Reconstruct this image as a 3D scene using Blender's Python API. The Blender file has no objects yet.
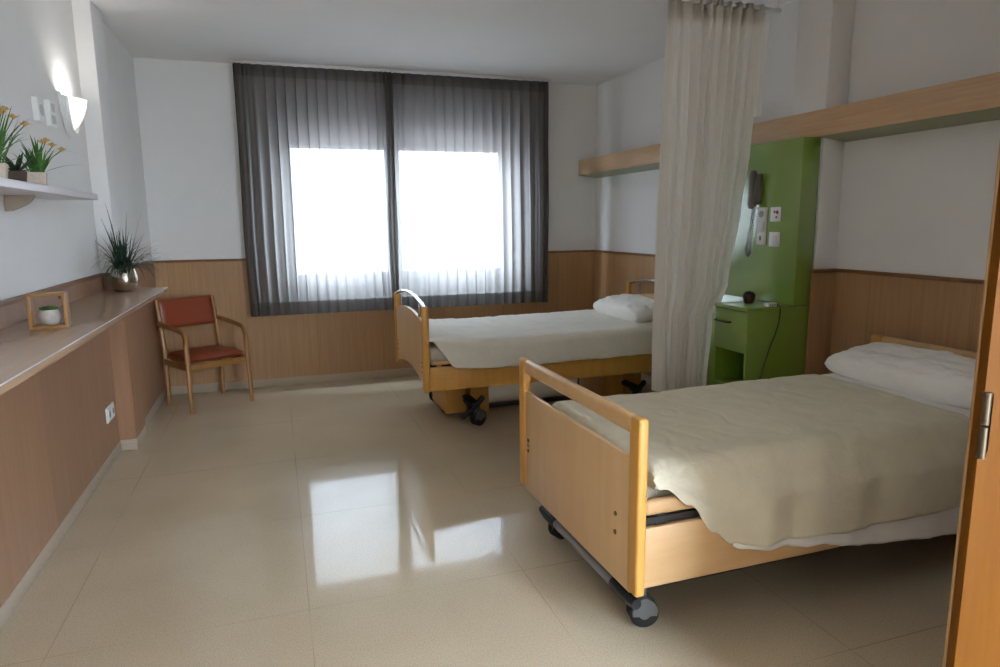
import bpy, bmesh, math, random
from mathutils import Vector, Matrix, noise
PI = math.pi
sc = bpy.context.scene
COL = sc.collection
sin, cos, rad = math.sin, math.cos, math.radians

# ------------------------------------------------------------------ materials
def srgb(r, g, b):
    f = lambda c: (c/255/12.92) if c/255 <= .04045 else ((c/255+.055)/1.055)**2.4
    return (f(r), f(g), f(b), 1)

def new_mat(name):
    m = bpy.data.materials.new(name); m.use_nodes = True
    nt = m.node_tree; nt.nodes.clear()
    out = nt.nodes.new('ShaderNodeOutputMaterial')
    return m, nt, out

def N(nt, kind, **kw):
    n = nt.nodes.new(kind)
    for k, v in kw.items():
        if k in n.inputs: n.inputs[k].default_value = v
        else: setattr(n, k, v)
    return n

def principled(nt, out, col, rough=.5, spec=.5, metal=0, coat=0, coat_rough=.1, sheen=0):
    b = nt.nodes.new('ShaderNodeBsdfPrincipled')
    if col: b.inputs['Base Color'].default_value = col
    b.inputs['Roughness'].default_value = rough
    b.inputs['Specular IOR Level'].default_value = spec
    b.inputs['Metallic'].default_value = metal
    b.inputs['Coat Weight'].default_value = coat
    b.inputs['Coat Roughness'].default_value = coat_rough
    b.inputs['Sheen Weight'].default_value = sheen
    nt.links.new(b.outputs[0], out.inputs[0])
    return b

def coords(nt, world=False, scale=(1, 1, 1)):
    if world:
        g = nt.nodes.new('ShaderNodeNewGeometry'); o = g.outputs['Position']
    else:
        g = nt.nodes.new('ShaderNodeTexCoord'); o = g.outputs['Object']
    mp = nt.nodes.new('ShaderNodeMapping'); mp.inputs['Scale'].default_value = scale
    nt.links.new(o, mp.inputs[0])
    return mp.outputs[0]

def bump(nt, b, src, strength=.2, dist=.01):
    bp = N(nt, 'ShaderNodeBump', Strength=strength, Distance=dist)
    nt.links.new(src, bp.inputs['Height']); nt.links.new(bp.outputs[0], b.inputs['Normal'])

def mix_noise(nt, vec, c1, c2, scale, detail=4, rough=.6, lo=.3, hi=.7):
    n = N(nt, 'ShaderNodeTexNoise', Scale=scale, Detail=detail, Roughness=rough)
    nt.links.new(vec, n.inputs['Vector'])
    r = nt.nodes.new('ShaderNodeValToRGB')
    r.color_ramp.elements[0].position = lo; r.color_ramp.elements[0].color = c1
    r.color_ramp.elements[1].position = hi; r.color_ramp.elements[1].color = c2
    nt.links.new(n.outputs[0], r.inputs[0])
    return r.outputs[0], n.outputs[0]

def plain(name, col, rough=.5, spec=.5, metal=0, var=.06, scale=20, bmp=0, coat=0, sheen=0, coat_rough=.1, coat_ior=1.5):
    m, nt, out = new_mat(name)
    b = principled(nt, out, None, rough, spec, metal, coat, coat_rough, sheen)
    b.inputs['Coat IOR'].default_value = coat_ior
    v = coords(nt)
    c1 = tuple(x*(1-var) for x in col[:3])+(1,); c2 = tuple(min(1, x*(1+var)) for x in col[:3])+(1,)
    c, f = mix_noise(nt, v, c1, c2, scale)
    nt.links.new(c, b.inputs['Base Color'])
    if bmp: bump(nt, b, f, bmp, .004)
    return m

def wood(name, c1, c2, grain=(60, 60, 2.5), rough=.4, world=False, spec=.4, coat=0, panel=None):
    """wood grain running along the axis with the small scale; panel: width of the boards (world X+Y) for faint tone steps"""
    m, nt, out = new_mat(name)
    b = principled(nt, out, None, rough, spec, 0, coat)
    v = coords(nt, world, grain)
    c, f = mix_noise(nt, v, c1, c2, 1.0, 6, .65, .28, .74)
    if panel:
        g = nt.nodes.new('ShaderNodeNewGeometry'); sx = nt.nodes.new('ShaderNodeSeparateXYZ')
        nt.links.new(g.outputs['Position'], sx.inputs[0])
        ad = N(nt, 'ShaderNodeMath', operation='ADD'); nt.links.new(sx.outputs[0], ad.inputs[0]); nt.links.new(sx.outputs[1], ad.inputs[1])
        dv = N(nt, 'ShaderNodeMath', operation='DIVIDE'); nt.links.new(ad.outputs[0], dv.inputs[0]); dv.inputs[1].default_value = panel
        fl = N(nt, 'ShaderNodeMath', operation='FLOOR'); nt.links.new(dv.outputs[0], fl.inputs[0])
        wn = N(nt, 'ShaderNodeTexWhiteNoise', noise_dimensions='1D'); nt.links.new(fl.outputs[0], wn.inputs['W'])
        fr = N(nt, 'ShaderNodeMath', operation='FRACT'); nt.links.new(dv.outputs[0], fr.inputs[0])
        lt = N(nt, 'ShaderNodeMath', operation='LESS_THAN'); nt.links.new(fr.outputs[0], lt.inputs[0]); lt.inputs[1].default_value = .004/panel
        mr = N(nt, 'ShaderNodeMapRange'); nt.links.new(wn.outputs[0], mr.inputs[0]); mr.inputs[3].default_value = .92; mr.inputs[4].default_value = 1.06
        sb = N(nt, 'ShaderNodeMath', operation='MULTIPLY_ADD'); nt.links.new(lt.outputs[0], sb.inputs[0]); sb.inputs[1].default_value = -.25; nt.links.new(mr.outputs[0], sb.inputs[2])
        hs = nt.nodes.new('ShaderNodeHueSaturation'); nt.links.new(c, hs.inputs['Color']); nt.links.new(sb.outputs[0], hs.inputs['Value'])
        c = hs.outputs[0]
    nt.links.new(c, b.inputs['Base Color'])
    bump(nt, b, f, .06, .002)
    return m

def fabric(name, col, rough=.9, var=.05, weave=500, bmp=.3, sheen=.1):
    m, nt, out = new_mat(name)
    b = principled(nt, out, None, rough, .2, 0, 0, .1, sheen)
    v = coords(nt)
    c1 = tuple(x*(1-var) for x in col[:3])+(1,); c2 = tuple(min(1, x*(1+var)) for x in col[:3])+(1,)
    c, f = mix_noise(nt, v, c1, c2, 9, 5)
    nt.links.new(c, b.inputs['Base Color'])
    n2 = N(nt, 'ShaderNodeTexNoise', Scale=38, Detail=6, Roughness=.65); nt.links.new(v, n2.inputs['Vector'])
    bump(nt, b, n2.outputs[0], bmp, .012)
    return m

def sheer(name, col, trans, transl, tcol=None):
    """woven voile: part open weave, part light scattered through, part reflected"""
    m, nt, out = new_mat(name)
    v = coords(nt, False, (90, 90, 3))
    c1 = tuple(x*.9 for x in col[:3])+(1,); c2 = tuple(min(1, x*1.08) for x in col[:3])+(1,)
    c, f = mix_noise(nt, v, c1, c2, 1, 3)
    d = nt.nodes.new('ShaderNodeBsdfDiffuse'); t = nt.nodes.new('ShaderNodeBsdfTranslucent'); tr = nt.nodes.new('ShaderNodeBsdfTransparent')
    nt.links.new(c, d.inputs[0])
    t.inputs[0].default_value = tcol or col
    a = N(nt, 'ShaderNodeMixShader', Fac=transl); nt.links.new(d.outputs[0], a.inputs[1]); nt.links.new(t.outputs[0], a.inputs[2])
    e = N(nt, 'ShaderNodeMixShader', Fac=trans); nt.links.new(a.outputs[0], e.inputs[1]); nt.links.new(tr.outputs[0], e.inputs[2])
    nt.links.new(e.outputs[0], out.inputs[0])
    return m

M = {}
def wallmat(name, col):
    m, nt, out = new_mat(name)
    b = principled(nt, out, None, .7, .25)
    v = coords(nt, True)
    c, f = mix_noise(nt, v, tuple(x*.97 for x in col[:3])+(1,), col, 3)
    nt.links.new(c, b.inputs['Base Color'])
    n = N(nt, 'ShaderNodeTexNoise', Scale=140, Detail=3); nt.links.new(v, n.inputs['Vector'])
    bump(nt, b, n.outputs[0], .12, .003)
    return m
M['wall'] = wallmat('wall_paint', (.74, .73, .71, 1))
M['ceil'] = wallmat('ceiling_paint', (.78, .78, .78, 1))
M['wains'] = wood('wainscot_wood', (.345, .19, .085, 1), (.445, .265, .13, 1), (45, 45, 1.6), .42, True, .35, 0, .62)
M['wainsshade'] = wood('wainscot_wood_shaded', (.275, .145, .08, 1), (.35, .20, .115, 1), (45, 45, 1.6), .42, True, .3, 0, .62)  # wainscot wood made darker and redder, left-side shade put into its colour
M['counterwood'] = wood('counter_laminate', (.42, .28, .18, 1), (.49, .335, .22, 1), (60, 1.6, 60), .2, False, .5)
M['captrim'] = wood('cap_trim_wood', (.17, .075, .025, 1), (.26, .12, .045, 1), (20, 20, 20), .4, True)
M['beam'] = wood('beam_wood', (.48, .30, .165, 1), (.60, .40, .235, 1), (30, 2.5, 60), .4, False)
M['bedwood'] = wood('bed_beech', (.55, .335, .155, 1), (.63, .40, .195, 1), (3, 14, 14), .38, False, .4)
M['bedwoodv'] = wood('bed_beech_panel', (.61, .395, .20, 1), (.68, .455, .245, 1), (16, 16, 2.2), .38, False, .4)
M['bedpost'] = wood('bed_beech_post', (.55, .27, .055, 1), (.64, .345, .085, 1), (14, 14, 2.5), .38, False, .4)
M['honeywood'] = wood('honey_wood', (.26, .12, .03, 1), (.34, .17, .045, 1), (18, 18, 3), .35, False, .45)
M['chairwood'] = wood('chair_wood', (.25, .105, .022, 1), (.35, .16, .038, 1), (20, 20, 4), .3, False, .5, .2)
M['doorwood'] = wood('door_wood', (.105, .034, .0015, 1), (.135, .047, .002, 1), (22, 22, 2), .45, False, .12)
M['dooredge'] = wood('door_edge_wood', (.28, .15, .065, 1), (.35, .2, .09, 1), (22, 22, 2), .35, False)
M['basetile'] = plain('skirting_tile', (.40, .32, .22, 1), .3, .5, var=.08, scale=120)
M['grey_tile'] = plain('skirting_tile_left', (.43, .35, .265, 1), .35, .4, var=.08, scale=120)
M['green'] = plain('green_lacquer', (.165, .285, .024, 1), .3, .5, var=.02, coat=1, coat_rough=.2, coat_ior=2.0)
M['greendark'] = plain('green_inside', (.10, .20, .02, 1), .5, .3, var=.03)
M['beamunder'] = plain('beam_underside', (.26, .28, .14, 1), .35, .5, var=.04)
M['red'] = plain('red_vinyl', (.22, .034, .006, 1), .4, .45, var=.06, scale=300, bmp=.1)
M['chrome'] = plain('chrome', (.62, .63, .66, 1), .22, .5, 1, var=.02)
M['steel'] = plain('brushed_steel', (.42, .42, .42, 1), .32, .5, 1, var=.05, scale=80)
M['greytube'] = plain('grey_tube', (.34, .34, .34, 1), .4, .5, .3, var=.03)
M['black'] = plain('black_plastic', (.012, .012, .013, 1), .45, .5, var=.1)
M['darkmetal'] = plain('dark_steel', (.035, .03, .027, 1), .5, .5, .4, var=.1)
M['greyplastic'] = plain('grey_plastic', (.28, .28, .27, 1), .5, .4, var=.03)
M['castorgrey'] = plain('castor_grey', (.11, .11, .105, 1), .5, .4, var=.05)
M['rubber'] = plain('rubber', (.02, .02, .02, 1), .7, .3, var=.1)
M['whiteplastic'] = plain('white_plastic', (.72, .72, .70, 1), .35, .5, var=.02)
M['platebeige'] = plain('beige_plastic', (.46, .44, .41, 1), .4, .5, var=.02)
M['socketdark'] = plain('socket_inset', (.10, .10, .10, 1), .5, .4, var=.02)
M['redmark'] = plain('red_mark', (.35, .02, .02, 1), .5, .4, var=.02)
M['taupe'] = plain('taupe_plastic', (.12, .105, .075, 1), .4, .5, var=.05)
M['aluwhite'] = plain('white_window_frame', (.72, .70, .68, 1), .4, .4, var=.02)
M['shutter'] = plain('shutter_slats', (.52, .42, .36, 1), .6, .3, var=.04)
M['brass'] = plain('brass_bolt', (.20, .12, .05, 1), .4, .5, .7, var=.1)
M['hinge'] = plain('hinge_nickel', (.16, .125, .085, 1), .4, .5, 1, var=.06)
M['spread'] = fabric('bedspread_cotton', (.67, .605, .455, 1), .9, .05)
M['palespread'] = fabric('pale_bedspread_cotton', (.76, .72, .64, 1), .9, .04)
M['sheet'] = fabric('white_cotton', (.80, .78, .74, 1), .9, .03, bmp=.12)
M['pillow'] = fabric('pillow_cotton', (.84, .81, .76, 1), .9, .03, bmp=.18)
M['mattress'] = fabric('mattress_cover', (.55, .49, .38, 1), .8, .05)
M['greycurt'] = sheer('grey_voile', (.26, .235, .215, 1), .08, .62, (.215, .20, .19, 1))
M['greyhem'] = sheer('grey_voile_hem', (.15, .137, .125, 1), .10, .35, (.26, .24, .225, 1))
M['whitecurt'] = sheer('cream_curtain', (.83, .79, .72, 1), .05, .55, (.90, .87, .82, 1))
M['shelfwhite'] = plain('white_shelf', (.60, .56, .58, 1), .35, .5, var=.03)
M['shelfunder'] = wood('shelf_bracket', (.30, .24, .18, 1), (.36, .29, .22, 1), (10, 10, 10), .5)
M['paperpot'] = plain('beige_pot', (.50, .42, .34, 1), .8, .3, var=.1, scale=60)
M['darkpot'] = plain('dark_brown_pot', (.075, .05, .035, 1), .7, .3, var=.15, scale=60)
M['claypot'] = plain('dark_red_pot', (.06, .03, .022, 1), .55, .3, var=.15, scale=60)
M['whitepot'] = plain('grey_white_pot', (.42, .385, .335, 1), .6, .4, var=.12, scale=50)
M['metalpot'] = plain('metallic_pot', (.50, .44, .36, 1), .22, .5, 1, var=.15, scale=14)
M['leaf'] = plain('green_leaf', (.045, .14, .022, 1), .45, .4, var=.4, scale=25)
M['grassleaf'] = plain('dark_grass_leaf', (.022, .055, .028, 1), .5, .4, var=.5, scale=18)
M['succulent'] = plain('succulent_leaf', (.030, .055, .022, 1), .5, .4, var=.3, scale=40)
M['petal'] = plain('yellow_petal', (.62, .40, .14, 1), .6, .3, var=.25, scale=60)
M['soil'] = plain('soil', (.03, .02, .012, 1), .9, .1, var=.4, scale=90)

def floor_mat():
    m, nt, out = new_mat('terrazzo_floor')
    b = principled(nt, out, None, .16, .5)
    g = nt.nodes.new('ShaderNodeNewGeometry'); v = g.outputs['Position']
    base, _ = mix_noise(nt, v, (.52, .425, .295, 1), (.58, .48, .34, 1), 1.2, 3)
    chips, _ = mix_noise(nt, v, (.62, .62, .62, 1), (1, 1, 1, 1), 190, 2, .5, .36, .5)
    mx = N(nt, 'ShaderNodeMix', data_type='RGBA', blend_type='MULTIPLY'); mx.inputs[0].default_value = .55
    nt.links.new(base, mx.inputs[6]); nt.links.new(chips, mx.inputs[7])
    sx = nt.nodes.new('ShaderNodeSeparateXYZ'); nt.links.new(v, sx.inputs[0])
    seams = []
    for ax, off in ((0, .04), (1, 2.54)):
        a = N(nt, 'ShaderNodeMath', operation='SUBTRACT'); nt.links.new(sx.outputs[ax], a.inputs[0]); a.inputs[1].default_value = off - 9
        d = N(nt, 'ShaderNodeMath', operation='DIVIDE'); nt.links.new(a.outputs[0], d.inputs[0]); d.inputs[1].default_value = .9
        f = N(nt, 'ShaderNodeMath', operation='FRACT'); nt.links.new(d.outputs[0], f.inputs[0])
        l = N(nt, 'ShaderNodeMath', operation='LESS_THAN'); nt.links.new(f.outputs[0], l.inputs[0]); l.inputs[1].default_value = .0035
        seams.append(l)
    mxm = N(nt, 'ShaderNodeMath', operation='MAXIMUM'); nt.links.new(seams[0].outputs[0], mxm.inputs[0]); nt.links.new(seams[1].outputs[0], mxm.inputs[1])
    sm = N(nt, 'ShaderNodeMath', operation='MULTIPLY'); nt.links.new(mxm.outputs[0], sm.inputs[0]); sm.inputs[1].default_value = .4
    n3 = N(nt, 'ShaderNodeTexNoise', Scale=.9, Detail=2); nt.links.new(v, n3.inputs['Vector'])
    m3 = N(nt, 'ShaderNodeMapRange'); nt.links.new(n3.outputs[0], m3.inputs[0]); m3.inputs[1].default_value = .42; m3.inputs[2].default_value = .6; m3.inputs[3].default_value = .08; m3.inputs[4].default_value = .55
    nt.links.new(m3.outputs[0], sm.inputs[1])
    m2 = N(nt, 'ShaderNodeMix', data_type='RGBA', blend_type='MIX'); nt.links.new(sm.outputs[0], m2.inputs[0])
    nt.links.new(mx.outputs[2], m2.inputs[6]); m2.inputs[7].default_value = (.10, .07, .045, 1)
    nt.links.new(m2.outputs[2], b.inputs['Base Color'])
    n = N(nt, 'ShaderNodeTexNoise', Scale=2.2, Detail=3); nt.links.new(v, n.inputs['Vector'])
    mr = N(nt, 'ShaderNodeMapRange'); nt.links.new(n.outputs[0], mr.inputs[0]); mr.inputs[3].default_value = .035; mr.inputs[4].default_value = .07
    nt.links.new(mr.outputs[0], b.inputs['Roughness'])
    return m
M['floor'] = floor_mat()

def glass_mat():
    m, nt, out = new_mat('window_glass')
    t = nt.nodes.new('ShaderNodeBsdfTransparent'); t.inputs[0].default_value = (.95, .97, .97, 1)
    g = N(nt, 'ShaderNodeBsdfGlossy', Roughness=.02)
    x = N(nt, 'ShaderNodeMixShader', Fac=.05); nt.links.new(t.outputs[0], x.inputs[1]); nt.links.new(g.outputs[0], x.inputs[2])
    nt.links.new(x.outputs[0], out.inputs[0]); return m
M['glass'] = glass_mat()

def lampglass():
    m, nt, out = new_mat('lit_opal_glass')
    b = principled(nt, out, (.85, .85, .82, 1), .35, .5)
    b.inputs['Emission Color'].default_value = (1, .97, .9, 1); b.inputs['Emission Strength'].default_value = .42
    return m
M['opal'] = lampglass()

# ------------------------------------------------------------------ geometry helpers
class MB:
    def __init__(s): s.bm = bmesh.new()
    def box(s, lo, hi, bev=0, seg=2, rot=None, pivot=None):
        lo = Vector(lo); hi = Vector(hi)
        r = bmesh.ops.create_cube(s.bm, size=1)
        vs = r['verts']; c = (lo+hi)/2; d = hi-lo
        for v in vs: v.co = Vector((v.co.x*d.x, v.co.y*d.y, v.co.z*d.z))+c
        if bev:
            es = list({e for v in vs for e in v.link_edges})
            rr = bmesh.ops.bevel(s.bm, geom=es, offset=min(bev, .49*min(d)), segments=seg, profile=.5, affect='EDGES')
            vs = list({v for f in rr['faces'] for v in f.verts} | {v for v in vs if v.is_valid})
        if rot is not None:
            bmesh.ops.rotate(s.bm, verts=vs, cent=pivot or c, matrix=rot)
        return s
    def tube(s, pts, r, n=12, caps=True, closed=False, flat=None):
        """sweep a circle (or ellipse: flat=(a,b)) along pts; r number or list"""
        pts = [Vector(p) for p in pts]; L = len(pts); rings = []
        up = None
        for i, p in enumerate(pts):
            if closed: t = pts[(i+1) % L]-pts[i-1]
            else: t = pts[min(i+1, L-1)]-pts[max(i-1, 0)]
            t.normalize()
            if up is None:
                up = Vector((0, 0, 1)) if abs(t.z) < .9 else Vector((1, 0, 0))
            a = t.cross(up)
            if a.length < 1e-5: a = t.orthogonal()
            a.normalize(); b = a.cross(t); up = b
            ri = r[i] if isinstance(r, (list, tuple)) else r
            fa, fb = flat or (1, 1)
            rings.append([s.bm.verts.new(p+a*ri*fa*cos(2*PI*k/n)+b*ri*fb*sin(2*PI*k/n)) for k in range(n)])
        for i in range(L if closed else L-1):
            A = rings[i]; B = rings[(i+1) % L]
            for k in range(n): s.bm.faces.new((A[k], A[(k+1) % n], B[(k+1) % n], B[k]))
        if caps and not closed:
            s.bm.faces.new(rings[0][::-1]); s.bm.faces.new(rings[-1])
        return s
    def cyl(s, a, b, r, n=20, r2=None):
        return s.tube([a, b], [r, r if r2 is None else r2], n)
    def lathe(s, c, prof, n=28, axis='Z', caps=True):
        """prof: list of (radius, height) from c along axis"""
        c = Vector(c); rings = []
        for r, h in prof:
            ring = []
            for k in range(n):
                a = 2*PI*k/n; p = (r*cos(a), r*sin(a), h)
                if axis == 'X': p = (h, r*cos(a), r*sin(a))
                if axis == 'Y': p = (r*sin(a), h, r*cos(a))
                ring.append(s.bm.verts.new(c+Vector(p)))
            rings.append(ring)
        for A, B in zip(rings, rings[1:]):
            for k in range(n): s.bm.faces.new((A[k], A[(k+1) % n], B[(k+1) % n], B[k]))
        if caps:
            s.bm.faces.new(rings[0][::-1]); s.bm.faces.new(rings[-1])
        return s
    def prism(s, poly, axis, lo, hi, bev=0):
        """extrude a 2D polygon along axis. axis X: poly=(y,z); Y: (x,z); Z: (x,y)"""
        def P(u, v, w): return {'X': (w, u, v), 'Y': (u, w, v), 'Z': (u, v, w)}[axis]
        A = [s.bm.verts.new(P(u, v, lo)) for u, v in poly]; B = [s.bm.verts.new(P(u, v, hi)) for u, v in poly]
        n = len(poly)
        fs = [s.bm.faces.new(A[::-1]), s.bm.faces.new(B)]
        for k in range(n): fs.append(s.bm.faces.new((A[k], A[(k+1) % n], B[(k+1) % n], B[k])))
        if bev:
            es = [e for f in fs[:2] for e in f.edges]
            bmesh.ops.bevel(s.bm, geom=es, offset=bev, segments=2, profile=.5, affect='EDGES')
        return s
    def grid(s, rows, cyclic=False):
        V = [[s.bm.verts.new(p) for p in row] for row in rows]
        for A, B in zip(V, V[1:]):
            n = len(A)
            for k in range(n if cyclic else n-1):
                s.bm.faces.new((A[k], A[(k+1) % n], B[(k+1) % n], B[k]))
        return s
    def blade(s, base, d, length, width, droop, n=8, fold=.25):
        """a curved tapering leaf with a raised midrib, two sided"""
        base = Vector(base); d = Vector(d).normalized(); p = base.copy(); rows = []
        side = d.cross(Vector((0, 0, 1)))
        if side.length < 1e-3: side = Vector((1, 0, 0))
        side.normalize(); st = length/n
        for i in range(n+1):
            t = i/n; w = width*(.55+.9*t*(1-t)*1.6)*(1-t**3) + .0004
            nn = side.cross(d)
            rows.append([p-side*w, p+nn*w*fold, p+side*w])
            p = p+d*st
            d = (d+Vector((0, 0, -droop/n*(.4+1.4*t)))).normalized()
        s.grid(rows); return s
    def build(s, name, mat, parent=None, smooth=True, angle=40, solid=0, loc=None):
        bmesh.ops.recalc_face_normals(s.bm, faces=s.bm.faces)
        me = bpy.data.meshes.new(name)
        lim = rad(angle)
        for f in s.bm.faces: f.smooth = smooth
        for e in s.bm.edges:
            if len(e.link_faces) == 2:
                try: e.smooth = e.calc_face_angle() < lim
                except ValueError: pass
        s.bm.to_mesh(me); s.bm.free()
        o = bpy.data.objects.new(name, me); COL.objects.link(o)
        for mm in (mat if isinstance(mat, (list, tuple)) else [mat]): me.materials.append(mm)
        if parent: o.parent = parent
        if loc: o.location = loc
        if solid:
            md = o.modifiers.new('thickness', 'SOLIDIFY'); md.thickness = solid; md.offset = -1
        return o

def tag(o, label=None, cat=None, group=None, kind=None):
    if label: o['label'] = label
    if cat: o['category'] = cat
    if group: o['group'] = group
    if kind: o['kind'] = kind
    return o
def thing(name, label, cat, loc=(0, 0, 0), rz=0, group=None):
    o = bpy.data.objects.new(name, None); COL.objects.link(o)
    o.empty_display_size = .1
    o.location = loc; o.rotation_euler = (0, 0, rz)
    return tag(o, label, cat, group)
def struct(o): o['kind'] = 'structure'; return o
def nz(x, y=0, z=0): return noise.noise(Vector((x, y, z)))
def lerp_tab(tab, x):
    if x <= tab[0][0]: return tab[0][1]
    for (a, fa), (b, fb) in zip(tab, tab[1:]):
        if x <= b:
            t = (x-a)/(b-a); t = t*t*(3-2*t); return fa+(fb-fa)*t
    return tab[-1][1]

def lin_tab(tab, x):
    for (a, fa), (b, fb) in zip(tab, tab[1:]):
        if x <= b: return fa+(fb-fa)*max(0, (x-a)/(b-a))
    return tab[-1][1]

# ------------------------------------------------------------------ the room
XL, XR, YB, ZC = -1.085, 3.25, 6.5, 2.885
XL2 = -1.02                     # wall between the left pillar and the window wall
YF = -.9
WX0, WX1, WZ0, WZ1 = .04, 2.36, .80, 2.39     # window opening
struct(MB().box((XL-.3, YF-.2, -.1), (XR+.3, YB+.3, 0)).build('floor', M['floor']))
struct(MB().box((XL-.3, YF-.2, ZC), (XR+.3, YB+.3, ZC+.1)).build('ceiling', M['ceil']))
struct(MB().box((XL-.2, YF-.2, 0), (XL, 5.27, ZC)).box((XL-.2, 5.2, 0), (XL2, YB+.25, ZC)).build('wall_left', M['wall']))
m = MB()
m.box((XL-.2, YB, 0), (WX0, YB+.25, ZC)).box((WX1, YB, 0), (XR+.2, YB+.25, ZC))
m.box((WX0, YB, 0), (WX1, YB+.25, WZ0)).box((WX0, YB, WZ1), (WX1, YB+.25, ZC))
struct(m.build('wall_back', M['wall']))
struct(MB().box((XR, YF-.2, 0), (XR+.2, YB+.25, ZC)).build('wall_right', M['wall']))
struct(MB().box((XL-.2, YF-.2, 0), (-.75, YF, ZC)).box((.75, YF-.2, 0), (1.6, YF, ZC)).box((-.75, YF-.2, 2.1), (.75, YF, ZC)).build('wall_front', M['wall']))
# washroom box beside the entrance, with the orange door
struct(MB().box((2.36, YF, 0), (2.46, 1.05, ZC)).box((1.80, 1.05, 0), (XR, 1.17, ZC)).build('wall_entry', M['wall']))
# corridor behind the camera
struct(MB().box((-1.6, -3.0, 0), (-1.5, YF-.2, 2.6)).box((1.5, -3.0, 0), (1.6, YF-.2, 2.6)).box((-1.6, -3.1, 0), (1.6, -3.0, 2.6)).box((-1.6, -3.1, 2.6), (1.6, YF-.2, 2.7)).box((-1.6, -3.1, -.1), (1.6, YF-.2, 0)).build('wall_corridor', M['wall']))

# pillars
PX, PY0, PY1 = -.985, 4.94, 5.27
struct(MB().box((XL, PY0, 0), (PX, PY1, ZC), .004).build('pillar_left', M['wall']))
CX, CY0, CY1 = 3.09, 3.231, 3.50
struct(MB().box((CX, CY0, 0), (XR, CY1, ZC), .004).build('pillar_right', M['wall']))

# wainscot (thin boards), cap rails and skirtings
ZW = 1.183
T = .012
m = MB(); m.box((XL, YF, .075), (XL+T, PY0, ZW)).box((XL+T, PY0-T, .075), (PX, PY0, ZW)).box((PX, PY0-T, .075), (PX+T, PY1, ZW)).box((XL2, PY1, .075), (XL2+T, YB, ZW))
struct(m.build('trim_1', M['wainsshade']))
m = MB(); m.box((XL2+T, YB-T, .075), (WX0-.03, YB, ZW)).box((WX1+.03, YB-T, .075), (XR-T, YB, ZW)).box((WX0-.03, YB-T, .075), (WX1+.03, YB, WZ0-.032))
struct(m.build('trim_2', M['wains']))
m = MB(); m.box((XR-T, 1.2, .075), (XR, CY0, ZW)).box((CX-.028, CY0-T, .075), (XR-T, CY0-.0005, ZW)).box((XR-T, CY1, .075), (XR, YB-T, ZW)).box((CX, CY1, .075), (XR-T, CY1+T, ZW))
struct(m.build('trim_3', M['wains']))
c = .022
m = MB(); m.box((XL, YF, ZW), (XL+c, PY0-c, ZW+.022), .003).box((XL, PY0-c, ZW), (PX+c, PY0, ZW+.022), .003).box((PX, PY0, ZW), (PX+c, PY1, ZW+.022), .003).box((XL2, PY1, ZW), (XL2+c, YB, ZW+.022), .003)
struct(m.build('trim_4', M['captrim']))
struct(MB().box((XL2+c, YB-c, ZW), (WX0-.03, YB, ZW+.022), .003).box((WX1+.03, YB-c, ZW), (XR-c, YB, ZW+.022), .003).build('trim_5', M['captrim']))
m = MB(); m.box((XR-c, 1.2, ZW), (XR, CY0-c, ZW+.022), .003).box((CX-.03, CY0-c, ZW), (XR, CY0-.0005, ZW+.022), .003).box((XR-c, CY1, ZW), (XR, YB, ZW+.022), .003)
struct(m.build('trim_6', M['captrim']))
s = .016
m = MB(); m.box((XL, YF, 0), (XL+s, PY0-s, .075), .003).box((XL, PY0-s, 0), (PX+s, PY0, .075), .003).box((PX, PY0, 0), (PX+s, PY1, .075), .003).box((XL2, PY1, 0), (XL2+s, YB, .075), .003)
struct(m.build('baseboard_left', M['grey_tile']))
struct(MB().box((XL2+s, YB-s, 0), (XR-s, YB, .075), .003).build('baseboard_back', M['basetile']))
m = MB(); m.box((XR-s, 1.2, 0), (XR, CY0-s, .075), .003).box((CX, CY0-s, 0), (XR, CY0, .075), .003).box((XR-s, CY1+s, 0), (XR, YB, .075), .003)
struct(m.build('baseboard_right', M['basetile']))

# window
wr = struct(bpy.data.objects.new('window_1', None)); COL.objects.link(wr); wr.location = (0, 0, 0)
m = MB(); y0, y1 = 6.60, 6.66
m.box((WX0, y0, WZ0), (.11, y1, WZ1), .004).box((2.29, y0, WZ0), (WX1, y1, WZ1), .004).box((.11, y0, WZ0), (2.29, y1, .9), .004).box((.11, y0, 2.30), (2.29, y1, WZ1), .004)
struct(m.build('window_frame', M['aluwhite'], wr))
for x0, x1, ya in ((.11, 1.125, 6.585), (1.115, 2.29, 6.625)):
    m = MB(); w = .08; yb = ya+.038
    m.box((x0, ya, .9), (x0+w, yb, 2.30), .004).box((x1-w, ya, .9), (x1, yb, 2.30), .004).box((x0+w, ya, .9), (x1-w, yb, 1.04), .004).box((x0+w, ya, 2.22), (x1-w, yb, 2.30), .004)
    f = struct(m.build('window_sash', M['aluwhite'], wr))
    struct(MB().box((x0+w, ya+.015, 1.04), (x1-w, ya+.021, 2.22)).build('window_pane', M['glass'], wr))
struct(MB().box((1.14, 6.565, 1.55), (1.17, 6.585, 1.70), .005).box((1.148, 6.55, 1.60), (1.162, 6.565, 1.70), .004).build('window_handle', M['greyplastic'], wr))
m = MB()
for i in range(4): m.box((WX0+.005, 6.70, 2.205+i*.048), (WX1-.005, 6.712, 2.25+i*.048), .003)
struct(m.build('window_shutter', M['shutter'], wr))
struct(MB().box((WX0-.03, 6.44, WZ0-.03), (WX1+.03, 6.60, WZ0), .006).build('window_sill', M['aluwhite'], wr))

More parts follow.
